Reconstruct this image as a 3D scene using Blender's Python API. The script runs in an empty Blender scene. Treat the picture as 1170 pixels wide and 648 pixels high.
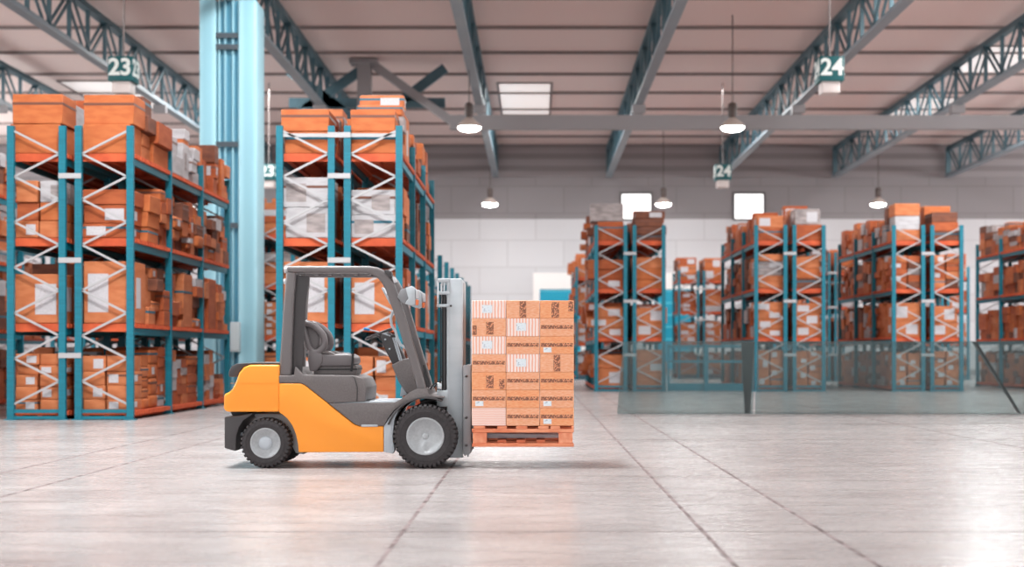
import bpy, bmesh, math, random
from mathutils import Vector, Matrix
from mathutils.bvhtree import BVHTree

PI = math.pi
scene = bpy.context.scene
COL = scene.collection
F = 1500.0           # focal length in pixels of the 1170 px frame
H = 1.27             # eye height
VX, VY = 612.0, 405.0

def lin(r, g, b):
    def f(c):
        c /= 255.0
        return c / 12.92 if c <= 0.04045 else ((c + 0.055) / 1.055) ** 2.4
    return (f(r), f(g), f(b), 1.0)

# ------------------------------------------------------------------ materials
def mat(name, col, rough=0.5, metal=0.0, spec=0.5, emit=None, estr=0.0):
    m = bpy.data.materials.new(name); m.use_nodes = True
    p = m.node_tree.nodes['Principled BSDF']
    p.inputs['Base Color'].default_value = col
    p.inputs['Roughness'].default_value = rough
    p.inputs['Metallic'].default_value = metal
    p.inputs['Specular IOR Level'].default_value = spec
    if emit:
        p.inputs['Emission Color'].default_value = emit
        p.inputs['Emission Strength'].default_value = estr
    return m

def noisy(name, c1, c2, scale=(4, 4, 4), rough=0.6, detail=4, lo=0.35, hi=0.65, bump=0.0, metal=0.0, coord='Object', spec=0.5, nscale=1.0):
    m = mat(name, c1, rough, metal, spec)
    nt = m.node_tree; N = nt.nodes; L = nt.links; p = N['Principled BSDF']
    tc = N.new('ShaderNodeTexCoord'); mp = N.new('ShaderNodeMapping'); mp.inputs['Scale'].default_value = scale
    nz = N.new('ShaderNodeTexNoise'); nz.inputs['Scale'].default_value = nscale; nz.inputs['Detail'].default_value = detail
    cr = N.new('ShaderNodeValToRGB')
    cr.color_ramp.elements[0].position = lo; cr.color_ramp.elements[0].color = c1
    cr.color_ramp.elements[1].position = hi; cr.color_ramp.elements[1].color = c2
    L.new(tc.outputs[coord], mp.inputs['Vector']); L.new(mp.outputs[0], nz.inputs['Vector'])
    L.new(nz.outputs['Fac'], cr.inputs['Fac']); L.new(cr.outputs['Color'], p.inputs['Base Color'])
    if bump:
        b = N.new('ShaderNodeBump'); b.inputs['Strength'].default_value = bump; b.inputs['Distance'].default_value = 0.01
        L.new(nz.outputs['Fac'], b.inputs['Height']); L.new(b.outputs['Normal'], p.inputs['Normal'])
    return m

def striped(name, c1, c2, axis='X', scale=12, thr=(0.45, 0.55), rough=0.7, distort=0.6, coord='Object', bump=0.0, spec=0.3):
    m = mat(name, c1, rough, 0, spec)
    nt = m.node_tree; N = nt.nodes; L = nt.links; p = N['Principled BSDF']
    tc = N.new('ShaderNodeTexCoord'); w = N.new('ShaderNodeTexWave'); w.bands_direction = axis
    w.inputs['Scale'].default_value = scale; w.inputs['Distortion'].default_value = distort; w.inputs['Detail'].default_value = 2
    cr = N.new('ShaderNodeValToRGB')
    cr.color_ramp.elements[0].position = thr[0]; cr.color_ramp.elements[0].color = c1
    cr.color_ramp.elements[1].position = thr[1]; cr.color_ramp.elements[1].color = c2
    L.new(tc.outputs[coord], w.inputs['Vector']); L.new(w.outputs['Fac'], cr.inputs['Fac'])
    L.new(cr.outputs['Color'], p.inputs['Base Color'])
    if bump:
        b = N.new('ShaderNodeBump'); b.inputs['Strength'].default_value = bump; b.inputs['Distance'].default_value = 0.03
        L.new(w.outputs['Fac'], b.inputs['Height']); L.new(b.outputs['Normal'], p.inputs['Normal'])
    return m

M = {}
M['rack'] = noisy('rack_paint', lin(0, 94, 112), lin(2, 112, 130), (1, 1, 30), 0.45, lo=.3, hi=.7)
M['brace'] = mat('galvanised_brace', lin(168, 166, 168), 0.45, 0.1)
M['deck'] = noisy('deck_wood', lin(172, 64, 28), lin(198, 86, 44), (3, 12, 3), 0.7)
M['card0'] = noisy('cardboard_orange', lin(168, 84, 38), lin(182, 100, 52), (3, 3, 9), 0.75, bump=.1)
M['card1'] = noisy('cardboard_tan', lin(172, 94, 52), lin(188, 112, 70), (3, 3, 9), 0.75, bump=.1)
M['card2'] = noisy('cardboard_deep', lin(148, 66, 28), lin(166, 82, 40), (3, 3, 9), 0.75, bump=.1)
M['card3'] = noisy('cardboard_brown', lin(92, 50, 34), lin(118, 66, 44), (3, 3, 9), 0.75, bump=.1)
M['card4'] = noisy('carton_white', lin(160, 155, 157), lin(178, 174, 177), (3, 3, 9), 0.7)
M['card5'] = noisy('carton_grey', lin(122, 112, 112), lin(160, 148, 146), (3, 3, 9), 0.7)
M['tape'] = mat('dark_tape', lin(104, 62, 48), 0.4)
M['tapeteal'] = mat('teal_strap', lin(20, 90, 110), 0.4)
M['paper'] = noisy('label_paper', lin(186, 182, 186), lin(150, 140, 142), (30, 30, 60), 0.6, lo=.5, hi=.85)
M['yellow'] = mat('truck_yellow', lin(255, 158, 50), 0.38, 0, 0.5)
M['tgrey'] = noisy('truck_grey', lin(104, 98, 98), lin(114, 108, 108), (60, 60, 60), 0.5)
M['tdark'] = mat('truck_dark_grey', lin(66, 63, 65), 0.45)
M['guard'] = mat('guard_grey', lin(112, 107, 108), 0.42)
M['silver'] = mat('silver_grey', lin(180, 188, 196), 0.4, 0.1)
M['mastgrey'] = noisy('mast_grey', lin(178, 186, 192), lin(186, 193, 199), (3, 3, 8), 0.42)
M['carr'] = mat('carriage_grey', lin(136, 137, 141), 0.45)
M['rubber'] = noisy('tyre_rubber', lin(50, 47, 49), lin(62, 58, 60), (30, 30, 30), 0.75)
M['rim'] = noisy('rim_silver', lin(166, 170, 174), lin(180, 184, 188), (40, 40, 40), 0.4, lo=.3, hi=.7)
M['chrome'] = mat('chrome', lin(215, 218, 222), 0.15, 0.9)
M['black'] = mat('black_plastic', lin(32, 32, 34), 0.5)
M['seat'] = mat('seat_vinyl', lin(112, 106, 108), 0.38)
M['lens'] = mat('lamp_lens', lin(200, 200, 204), 0.25)
M['redlens'] = mat('orange_lens', lin(232, 120, 70), 0.25)
M['loadA'] = noisy('load_cardboard', lin(238, 156, 112), lin(248, 194, 160), (22, 9, 150), 0.7, lo=.3, hi=.7, detail=2)
M['loadC'] = noisy('load_cardboard_warm', lin(240, 148, 96), lin(248, 184, 140), (22, 9, 150), 0.7, lo=.3, hi=.7, detail=2)
M['loadB'] = striped('load_striped', lin(248, 188, 164), lin(252, 236, 232), 'X', 9, (.35, .6), distort=1.2)
M['loadD'] = striped('load_pale', lin(246, 190, 172), lin(252, 228, 220), 'Z', 20, (.35, .6), distort=1.5)
M['print'] = noisy('brown_print', lin(138, 90, 72), lin(236, 160, 120), (70, 1, 50), 0.7, lo=.5, hi=.6, detail=2)
M['sticker'] = noisy('sticker', lin(232, 240, 246), lin(170, 176, 190), (30, 1, 40), 0.5, lo=.58, hi=.68)
M['palwood'] = noisy('pallet_wood', lin(222, 122, 84), lin(242, 160, 122), (4, 18, 18), 0.7)
M['palblock'] = noisy('pallet_block', lin(230, 134, 98), lin(246, 168, 132), (18, 18, 18), 0.7)  # block wood, slightly lighter than the boards
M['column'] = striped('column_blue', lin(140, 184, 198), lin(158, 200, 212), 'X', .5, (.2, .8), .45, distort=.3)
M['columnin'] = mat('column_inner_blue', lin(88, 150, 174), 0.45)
M['strap'] = mat('column_strap', lin(62, 72, 80), 0.5)
M['truss'] = noisy('truss_steel', lin(58, 88, 100), lin(78, 108, 118), (1, .3, 1), 0.5)
M['chord'] = noisy('chord_steel', lin(124, 136, 144), lin(138, 148, 155), (1, .3, 1), 0.5)
M['beam'] = mat('beam_grey', lin(146, 142, 144), 0.55)
M['purlin'] = mat('purlin_grey', lin(132, 120, 118), 0.6)
M['lampbody'] = mat('lamp_body', lin(70, 56, 52), 0.5)
M['lampshade'] = mat('lamp_shade', lin(176, 160, 152), 0.4)
M['lampglow'] = mat('lamp_glow', (1, 1, 1, 1), 0.5, emit=(1, .95, .9, 1), estr=85)
M['sky'] = mat('skylight_or_added_glow', (1, 1, 1, 1), 0.5, emit=(1, .9, .86, 1), estr=0.42)
M['winglow'] = mat('window_daylight', (1, 1, 1, 1), 0.3, emit=(1, .99, .98, 1), estr=1.5)
M['sign'] = mat('sign_green', lin(0, 84, 88), 0.5)
M['signtxt'] = mat('sign_white', lin(226, 230, 226), 0.5)
M['signbox'] = mat('sign_white_box', lin(218, 204, 200), 0.5)
M['frame'] = mat('window_frame', lin(78, 74, 76), 0.5)
M['doorwhite'] = mat('door_white', lin(232, 226, 224), 0.5)
M['doorblue'] = mat('door_blue', lin(0, 146, 176), 0.5)
M['doorline'] = mat('door_line', lin(90, 190, 208), 0.5)
M['ebox'] = mat('cabinet_grey', lin(176, 184, 188), 0.5)
M['lever'] = mat('blue_tip', lin(40, 120, 180), 0.4)

def ceiling_mat():
    m = striped('ceiling_corrugated', lin(226, 206, 201), lin(236, 216, 211), 'Y', 1.05, (.3, .7), .7, distort=0, bump=.5)
    return m
M['ceiling'] = ceiling_mat()
M['clad'] = striped('wall_cladding', lin(132, 126, 128), lin(152, 146, 148), 'Z', .42, (.3, .6), .7, distort=0, bump=.4)
def brick_mat(name, c1, c2, mortar, w, h):
    m = mat(name, c1, .8)
    nt = m.node_tree; N = nt.nodes; L = nt.links; p = N['Principled BSDF']
    tc = N.new('ShaderNodeTexCoord'); sp = N.new('ShaderNodeSeparateXYZ'); cb = N.new('ShaderNodeCombineXYZ')
    b = N.new('ShaderNodeTexBrick')
    b.offset = 0.5; b.inputs['Scale'].default_value = 1
    b.inputs['Color1'].default_value = c1; b.inputs['Color2'].default_value = c2; b.inputs['Mortar'].default_value = mortar
    b.inputs['Mortar Size'].default_value = .04; b.inputs['Brick Width'].default_value = w; b.inputs['Row Height'].default_value = h
    L.new(tc.outputs['Object'], sp.inputs[0]); L.new(sp.outputs['X'], cb.inputs['X']); L.new(sp.outputs['Z'], cb.inputs['Y'])
    L.new(cb.outputs[0], b.inputs['Vector']); L.new(b.outputs['Color'], p.inputs['Base Color'])
    return m
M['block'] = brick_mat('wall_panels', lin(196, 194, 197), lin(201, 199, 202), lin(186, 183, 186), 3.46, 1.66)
M['upper'] = brick_mat('wall_panels_dimmed', lin(136, 130, 132), lin(140, 134, 136), lin(128, 122, 124), 3.46, 1.66)  # same panels in darker grey: the upper wall's dimmer light put into colour
M['plain'] = mat('side_wall', lin(172, 164, 164), .8)

def floor_mat():
    m = mat('polished_concrete', lin(190, 180, 180), .25, 0, .2)
    nt = m.node_tree; N = nt.nodes; L = nt.links; p = N['Principled BSDF']
    tc = N.new('ShaderNodeTexCoord')
    def noise(scale, detail, rough=.6):
        mp = N.new('ShaderNodeMapping'); mp.inputs['Scale'].default_value = scale
        nz = N.new('ShaderNodeTexNoise'); nz.inputs['Scale'].default_value = 1; nz.inputs['Detail'].default_value = detail
        nz.inputs['Roughness'].default_value = rough
        L.new(tc.outputs['Object'], mp.inputs['Vector']); L.new(mp.outputs[0], nz.inputs['Vector'])
        return nz
    def ramp(src, a, b, ca, cb):
        cr = N.new('ShaderNodeValToRGB'); e = cr.color_ramp.elements
        e[0].position = a; e[0].color = ca; e[1].position = b; e[1].color = cb
        L.new(src, cr.inputs['Fac']); return cr
    n1 = noise((.45, .9, 1), 6, .65); n2 = noise((1.3, 4.2, 1), 10, .8); n3 = noise((7, 17, 1), 6, .8)
    r1 = ramp(n1.outputs['Fac'], .3, .7, lin(147, 140, 139), lin(176, 171, 170))
    r2 = ramp(n2.outputs['Fac'], .36, .6, (.64, .61, .61, 1), (1.08, 1.06, 1.06, 1))
    r3 = ramp(n3.outputs['Fac'], .30, .46, (.66, .61, .61, 1), (1, 1, 1, 1))
    def mul(a, b, f=1):
        x = N.new('ShaderNodeMix'); x.data_type = 'RGBA'; x.blend_type = 'MULTIPLY'; x.inputs[0].default_value = f
        L.new(a, x.inputs[6]); L.new(b, x.inputs[7]); return x.outputs[2]
    c = mul(r1.outputs[0], r2.outputs[0], .8); c = mul(c, r3.outputs[0], .8)
    L.new(c, p.inputs['Base Color'])
    rr = ramp(n2.outputs['Fac'], .3, .7, (.33, .33, .33, 1), (.2, .2, .2, 1))
    L.new(rr.outputs[0], p.inputs['Roughness'])
    b = N.new('ShaderNodeBump'); b.inputs['Strength'].default_value = .06; b.inputs['Distance'].default_value = .01
    L.new(n2.outputs['Fac'], b.inputs['Height']); L.new(b.outputs['Normal'], p.inputs['Normal'])
    return m
M['floor'] = floor_mat()
M['joint'] = noisy('floor_joint', lin(82, 70, 70), lin(140, 126, 126), (5, 5, 5), .9, spec=.1)

def glass_mat():
    m = bpy.data.materials.new('smoked_glass'); m.use_nodes = True
    nt = m.node_tree; N = nt.nodes; L = nt.links; N.clear()
    o = N.new('ShaderNodeOutputMaterial'); t = N.new('ShaderNodeBsdfTransparent'); g = N.new('ShaderNodeBsdfGlossy')
    d = N.new('ShaderNodeBsdfDiffuse'); d.inputs['Color'].default_value = lin(150, 158, 160)
    t.inputs['Color'].default_value = (.68, .75, .75, 1); g.inputs['Roughness'].default_value = .08
    g.inputs['Color'].default_value = (.8, .86, .86, 1)
    f = N.new('ShaderNodeFresnel'); f.inputs['IOR'].default_value = 1.45
    x = N.new('ShaderNodeMixShader'); y = N.new('ShaderNodeMixShader'); y.inputs[0].default_value = .07
    L.new(t.outputs[0], y.inputs[1]); L.new(d.outputs[0], y.inputs[2])
    L.new(f.outputs[0], x.inputs[0]); L.new(y.outputs[0], x.inputs[1]); L.new(g.outputs[0], x.inputs[2])
    L.new(x.outputs[0], o.inputs['Surface'])
    return m
M['glass'] = glass_mat()

# ------------------------------------------------------------------ mesh builder
class MB:
    def __init__(self):
        self.v = []; self.f = []; self.mi = []; self.mats = []; self.smooth = []
    def _m(self, m):
        if m is None: return 0
        if m not in self.mats: self.mats.append(m)
        return self.mats.index(m)
    def add(self, vs, fs, m=None, smooth=False):
        b = len(self.v); k = self._m(m)
        self.v.extend([tuple(v) for v in vs])
        for f in fs:
            self.f.append(tuple(b + i for i in f)); self.mi.append(k); self.smooth.append(smooth)
    def box(self, x0, x1, y0, y1, z0, z1, m=None):
        vs = [(x, y, z) for z in (z0, z1) for y in (y0, y1) for x in (x0, x1)]
        self.add(vs, [(0, 2, 3, 1), (4, 5, 7, 6), (0, 1, 5, 4), (2, 6, 7, 3), (0, 4, 6, 2), (1, 3, 7, 5)], m)
    def bar(self, p, q, w, h, up=(0, 0, 1), m=None):
        p = Vector(p); q = Vector(q); d = (q - p).normalized(); u = Vector(up)
        s = d.cross(u)
        if s.length < 1e-4: s = d.cross(Vector((0, 1, 0)))
        s.normalize(); u = s.cross(d)
        vs = [c + s * a * w / 2 + u * b * h / 2 for c in (p, q) for a, b in ((-1, -1), (1, -1), (1, 1), (-1, 1))]
        self.add(vs, [(0, 1, 2, 3), (7, 6, 5, 4), (0, 4, 5, 1), (1, 5, 6, 2), (2, 6, 7, 3), (3, 7, 4, 0)], m)
    def tube(self, pts, r, n=10, m=None, closed=False, squash=1.0):
        pts = [Vector(p) for p in pts]; rs = r if isinstance(r, (list, tuple)) else [r] * len(pts)
        rings = []; N = len(pts); prev = None
        for i, p in enumerate(pts):
            a = pts[(i - 1) % N] if (i or closed) else p; b = pts[(i + 1) % N] if (i < N - 1 or closed) else p
            d = (b - a).normalized()
            ref = prev if prev is not None else (Vector((0, 1, 0)) if abs(d.y) < .9 else Vector((1, 0, 0)))
            s = (ref - d * ref.dot(d)).normalized(); prev = s; t = d.cross(s)
            rings.append([p + (s * math.cos(2 * PI * k / n) * squash + t * math.sin(2 * PI * k / n)) * rs[i] for k in range(n)])
        vs = [v for ring in rings for v in ring]; fs = []
        M_ = N if closed else N - 1
        for i in range(M_):
            for k in range(n):
                a = i * n + k; b = i * n + (k + 1) % n; c = ((i + 1) % N) * n + (k + 1) % n; d = ((i + 1) % N) * n + k
                fs.append((a, b, c, d))
        self.add(vs, fs, m, True)
        if not closed:
            self.add(rings[0], [tuple(range(n))[::-1]], m); self.add(rings[-1], [tuple(range(n))], m)
    def lathe(self, prof, c, axis='Z', n=32, m=None, smooth=True, cap=True):
        # prof: (r, h) pairs along the axis
        vs = []; c = Vector(c)
        for r, h in prof:
            for k in range(n):
                a = 2 * PI * k / n
                if axis == 'Z': o = Vector((r * math.cos(a), r * math.sin(a), h))
                elif axis == 'Y': o = Vector((r * math.cos(a), h, r * math.sin(a)))
                else: o = Vector((h, r * math.cos(a), r * math.sin(a)))
                vs.append(c + o)
        fs = []
        for i in range(len(prof) - 1):
            for k in range(n):
                fs.append((i * n + k, i * n + (k + 1) % n, (i + 1) * n + (k + 1) % n, (i + 1) * n + k))
        if cap and prof[0][0] > 1e-5: fs.append(tuple(range(n)))
        if cap and prof[-1][0] > 1e-5: fs.append(tuple((len(prof) - 1) * n + k for k in range(n)))
        self.add(vs, fs, m, smooth)
    def prism(self, poly, y0, y1, m=None):
        n = len(poly)
        vs = [(x, y0, z) for x, z in poly] + [(x, y1, z) for x, z in poly]
        fs = [tuple(range(n)), tuple(range(2 * n - 1, n - 1, -1))] + [(i, i + n, (i + 1) % n + n, (i + 1) % n) for i in range(n)]
        self.add(vs, fs, m)
    def build(self, name, m=None, parent=None, bevel=0, seg=2, fix=True, org=None, weld=False):
        if m is None and not self.mats: m = M['plain']
        o_ = Vector(org) if org is not None else (gorigin(parent) if parent is not None else Vector((0, 0, 0)))
        me = bpy.data.meshes.new(name)
        me.from_pydata([tuple(Vector(v) - o_) for v in self.v], [], self.f)
        for x in (self.mats or [m]): me.materials.append(x)
        for i, p in enumerate(me.polygons):
            p.material_index = self.mi[i] if self.mats else 0
            p.use_smooth = self.smooth[i]
        if bevel or fix:
            bm = bmesh.new(); bm.from_mesh(me)
            if weld: bmesh.ops.remove_doubles(bm, verts=bm.verts, dist=1e-5)
            if fix: bmesh.ops.recalc_face_normals(bm, faces=bm.faces)
            if bevel:
                es = [e for e in bm.edges if len(e.link_faces) == 2 and e.calc_face_angle(0) > .5]
                bmesh.ops.bevel(bm, geom=es, offset=bevel, segments=seg, profile=.5, affect='EDGES', clamp_overlap=True)
                for f in bm.faces: f.smooth = True
            bm.to_mesh(me); bm.free()
            if bevel:
                try: me.set_sharp_from_angle(angle=math.radians(40))
                except Exception: pass
        o = bpy.data.objects.new(name, me); COL.objects.link(o)
        if parent is not None: o.parent = parent
        elif org is not None: o.location = org
        return o

def gorigin(o):
    v = Vector((0, 0, 0))
    while o is not None:
        v += o.location; o = o.parent
    return v

def empty(name, loc):
    o = bpy.data.objects.new(name, None); COL.objects.link(o); o.location = loc; o.empty_display_size = .2
    return o
def tag(o, label, cat, group=None, kind=None):
    o['label'] = label; o['category'] = cat
    if group: o['group'] = group
    if kind: o['kind'] = kind
    return o
def structure(o, label=None):
    o['kind'] = 'structure'
    if label: o['label'] = label
    return o

# ------------------------------------------------------------------ room shell
YB = 80.8; ZC = 14.2; XL, XR = -36.0, 42.0; Y0 = -12.0
b = MB(); b.box(XL, XR, Y0, YB + .4, -.2, 0)
floor = structure(b.build('floor', M['floor']), 'pale polished concrete floor of the warehouse')
def joint(x0, x1, y0, y1):
    j = MB(); j.box(x0, x1, y0, y1, -.002, .0015); j.build('expansion_joint', M['joint'], floor)
for x in (-9.5, -5.72, -4.76, -.95, 1.2, 2.06, 6.6, 11.4):
    joint(x - .015, x + .015, Y0 + .5, YB - .5)
for y in (9.4, 19.5, 24.0, 33.0, 42.0):
    joint(XL + 1, XR - 1, y - .009, y + .009)

b = MB(); b.box(XL, XR, Y0, YB, ZC, ZC + .2)
ceil = structure(b.build('ceiling', M['ceiling']), 'pinkish grey corrugated metal roof')
y = 51.7 - 4.3 * 12
while y < YB - 1:
    if y > Y0:
        p = MB(); p.box(XL + .1, XR - .1, y - .05, y + .05, ZC - .12, ZC + .01); p.build('purlin', M['purlin'], ceil)
    y += 4.3
for x0, x1, ya, yb in ((-1.75, .7, 62.5, 70.5), (18.6, 21.6, 55, 60), (18.6, 21.6, 66, 72), (-22.5, -19.5, 62, 69), (-7.5, -4.5, 16, 24), (6.5, 9.5, 16, 24), (-7.4, -4.4, 30, 38), (-11, -7, -3, 9), (-4.4, -2.4, 13.6, 15.6), (4, 8, -3, 9), (13.4, 16.4, 34, 42), (27.2, 30.2, 34, 42)):  # skylights short of the far end are out of view, added for light
    k = MB()
    k.box(x0 - .12, x1 + .12, ya - .12, ya, ZC - .06, ZC); k.box(x0 - .12, x1 + .12, yb, yb + .12, ZC - .06, ZC)
    k.box(x0 - .12, x0, ya, yb, ZC - .06, ZC); k.box(x1, x1 + .12, ya, yb, ZC - .06, ZC)
    k.build('skylight_or_added_frame', M['purlin'], ceil)
    g = MB(); g.box(x0, x1, ya, yb, ZC - .03, ZC - .005); g.build('skylight_or_added_pane', M['sky'], ceil)

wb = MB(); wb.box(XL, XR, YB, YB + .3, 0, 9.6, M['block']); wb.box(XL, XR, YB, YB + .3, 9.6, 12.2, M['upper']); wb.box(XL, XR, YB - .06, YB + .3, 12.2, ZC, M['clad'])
structure(wb.build('wall_back'), 'back wall of pale panels, upper part coloured dimmer, with ribbed cladding on top')
b = MB(); b.box(XL - .3, XL, Y0, YB, 0, ZC + .2); structure(b.build('wall_left', M['plain']), 'grey side wall')
b = MB(); b.box(XR, XR + .3, Y0, YB, 0, ZC + .2); structure(b.build('wall_right', M['plain']), 'grey side wall')
b = MB(); b.box(XL + .1, XR - .1, YB - .12, YB - .001, 0, .35); structure(b.build('baseboard_back', M['beam']))

def window(n, x0, x1):
    z0, z1 = 9.62, 11.12; y = YB
    w = empty('window_%d' % n, ((x0 + x1) / 2, y - .05, z0)); structure(w, 'small bright window high in the back wall')
    f = MB()
    f.box(x0 - .12, x1 + .12, y - .1, y - .002, z1, z1 + .14); f.box(x0 - .12, x1 + .12, y - .1, y - .002, z0 - .1, z0)
    f.box(x0 - .12, x0, y - .1, y - .002, z0, z1); f.box(x1, x1 + .12, y - .1, y - .002, z0, z1)
    f.build('window_frame', M['frame'], w)
    g = MB(); g.box(x0, x1, y - .05, y - .01, z0, z1); g.build('pane', M['winglow'], w)
for i, (a, c) in enumerate(((5.3, 7.08), (12.25, 14.0), (-22.4, -20.6))): window(i + 1, a, c)
for i_, (xw, s_) in enumerate(((XL, 1), (XR, -1))):  # unseen glowing strips added in the side walls to brighten the ceiling
    w_ = empty('window_%d' % (i_ + 4), (xw, 34, 8.8)); structure(w_, 'long window strip added high in the side wall to light the hall')
    for k in range(14):
        g = MB(); y_ = -8 + k * 6.1; g.box(min(xw, xw + .05 * s_), max(xw, xw + .05 * s_), y_, y_ + 5.9, 8.8, 12.0); g.build('pane', M['winglow'], w_)
        g = MB(); g.box(min(xw, xw + .12 * s_), max(xw, xw + .12 * s_), y_ + 5.9, y_ + 6.1, 8.7, 12.1); g.build('window_frame', M['frame'], w_)
def door(n, x0):
    x1 = x0 + 3.35; y = YB
    w = empty('door_%d' % n, ((x0 + x1) / 2, y - .1, 0)); structure(w, 'blue sectional loading door in a white surround')
    f = MB(); f.box(x0, x0 + .4, y - .16, y - .002, 0, 6.28); f.box(x1 - .4, x1, y - .16, y - .002, 0, 6.28); f.box(x0 + .4, x1 - .4, y - .16, y - .002, 5.28, 6.28)
    f.build('surround', M['doorwhite'], w)
    g = MB(); g.box(x0 + .4, x1 - .4, y - .09, y - .01, .0, 5.28); g.build('door_leaf', M['doorblue'], w)
    l = MB(); z = .7
    while z < 5.2:
        l.box(x0 + .4, x1 - .4, y - .11, y - .09, z, z + .07); z += .74
    l.build('panel_joint_line', M['doorline'], w)
for i, x0 in enumerate((-.16, 6.85, 13.8)): door(i + 1, x0)

# ------------------------------------------------------------------ roof trusses
TX = [-2.45 + 6.93 * k for k in (-3, -2, -1, 0, 1, 2, 3, 4)]
ORD = ['outermost roof truss towards the dark corner over the first rack', 'roof truss over the hanging sign 23', 'roof truss carried by the pale blue column', 'roof truss running just behind the single pendant lamp over the mast',
       'roof truss straight above the pallet load aisle', 'roof truss ending beside the small far sign 24', 'roof truss right of sign 24, ending over the second right-hand rack',
       'roof truss cut by the right edge, ending over the third right-hand rack']
ZT, ZB = 13.9, 12.2
for i, x in enumerate(TX):
    t = empty('roof_truss', (x, 40, ZB))
    tag(t, 'lattice ' + ORD[i], 'roof truss', 'roof trusses')
    a = MB(); a.box(x - .16, x + .16, 2, 80.5, ZT - .12, ZT + .08); a.build('top_chord', M['truss'], t)
    a = MB(); a.box(x - .18, x + .18, 2, 80.5, ZB - .1, ZB + .02); a.box(x - .05, x + .05, 2, 80.5, ZB + .02, ZB + .16); a.build('bottom_chord', M['chord'], t)
    a = MB(); y = 2.2; k = 0
    while y + 1.9 < 80.5:
        for sx in (-.11, .11):
            p, q = ((x + sx, y, ZB), (x + sx, y + 1.9, ZT - .1)) if k % 2 == 0 else ((x + sx, y, ZT - .1), (x + sx, y + 1.9, ZB))
            a.bar(p, q, .07, .1)
        a.bar((x, y, ZB), (x, y, ZT - .1), .14, .09, up=(0, 1, 0))
        y += 1.9; k += 1
    a.bar((x, 80.4, ZB), (x, 80.4, ZT), .3, .14, up=(0, 1, 0))
    a.build('web_lattice', M['truss'], t)
    a = MB(); a.box(x - .28, x + .28, 56.9, 57.1, 11.75, ZB - .1) ; a.build('hanger_plate', M['beam'], t)

# portal beam with knee braces under the trusses
pb = empty('roof_beam', (15, 57.5, 11.4)); structure(pb, 'grey box beam crossing the hall under the trusses')
a = MB(); a.box(-3.75, XR - .05, 57.3, 57.7, 11.12, 11.72); a.build('box_beam', M['beam'], pb)
a = MB(); a.bar((-3.6, 57.5, 11.42), (-7.1, 57.5, ZC - .25), .34, .42, up=(0, 1, 0)); a.build('knee_brace', M['beam'], pb)
a = MB(); a.box(-7.78, -7.2, 57.2, 57.8, 0, ZC - .05); a.build('post', M['beam'], pb)
a = MB(); a.box(-8.1, -6.9, 57.1, 57.9, ZC - .25, ZC - .04); a.build('post_cap', M['beam'], pb)
for p, q in (((-4.0, 58.1, ZC - .25), (-7.1, 58.1, 11.6)), ((-10.9, 58.1, 11.6), (-7.8, 58.1, ZC - .4)), ((-10.9, 58.1, ZC - .4), (-7.8, 58.1, 11.5)), ((-10.9, 58.1, 12.4), (-4, 58.1, 12.4))):
    a = MB(); a.bar(p, q, .42, .2, up=(0, 1, 0)); a.build('cross_brace', M['truss'], pb)
for x in TX[4:]:
    a = MB(); a.box(x - .2, x + .2, 57.32, 57.68, 11.72, ZB - .1); a.build('stub_post', M['beam'], pb)

# big pale blue column
cx0, cx1, cy0, cy1 = -10.25, -8.5, 40.0, 41.2
col = empty('column', ((cx0 + cx1) / 2, 40.6, 0)); structure(col, 'pale blue steel column with ribbed face')
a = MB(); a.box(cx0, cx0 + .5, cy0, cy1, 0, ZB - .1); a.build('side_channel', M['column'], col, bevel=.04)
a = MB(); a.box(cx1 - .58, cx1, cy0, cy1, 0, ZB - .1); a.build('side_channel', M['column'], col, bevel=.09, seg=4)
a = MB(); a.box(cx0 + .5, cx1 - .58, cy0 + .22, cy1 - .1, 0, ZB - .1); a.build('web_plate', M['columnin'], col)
for dx in (.56, .74, .98, 1.18):
    a = MB(); a.box(cx0 + dx, cx0 + dx + .05, cy0 + .08, cy0 + .24, 0, ZB - .1); a.build('rib', M['column'], col, bevel=.01)
for z in (11.0, 10.65, 7.68, 5.2):
    a = MB(); a.box(cx0 + .5, cx1 - .58, cy0 + .02, cy0 + .07, z - .08, z + .08); a.build('strap_plate', M['strap'], col)
a = MB(); a.box(cx0 - .2, cx1 + .2, cy0 - .2, cy1 + .2, 0, .08); a.build('base_plate', M['column'], col)
e = empty('electrical_box', (-9.1, 39.9, 1.35))
a = MB(); a.box(-9.3, -8.98, 39.8, 39.995, 1.35, 2.25); a.build('box_body', M['ebox'], e, bevel=.01)
a = MB(); a.box(-9.27, -9.01, 39.785, 39.8, 1.4, 2.2); a.build('box_door', M['ebox'], e)
tag(e, 'light grey electrical box mounted low on the pale blue column', 'electrical box')

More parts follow.
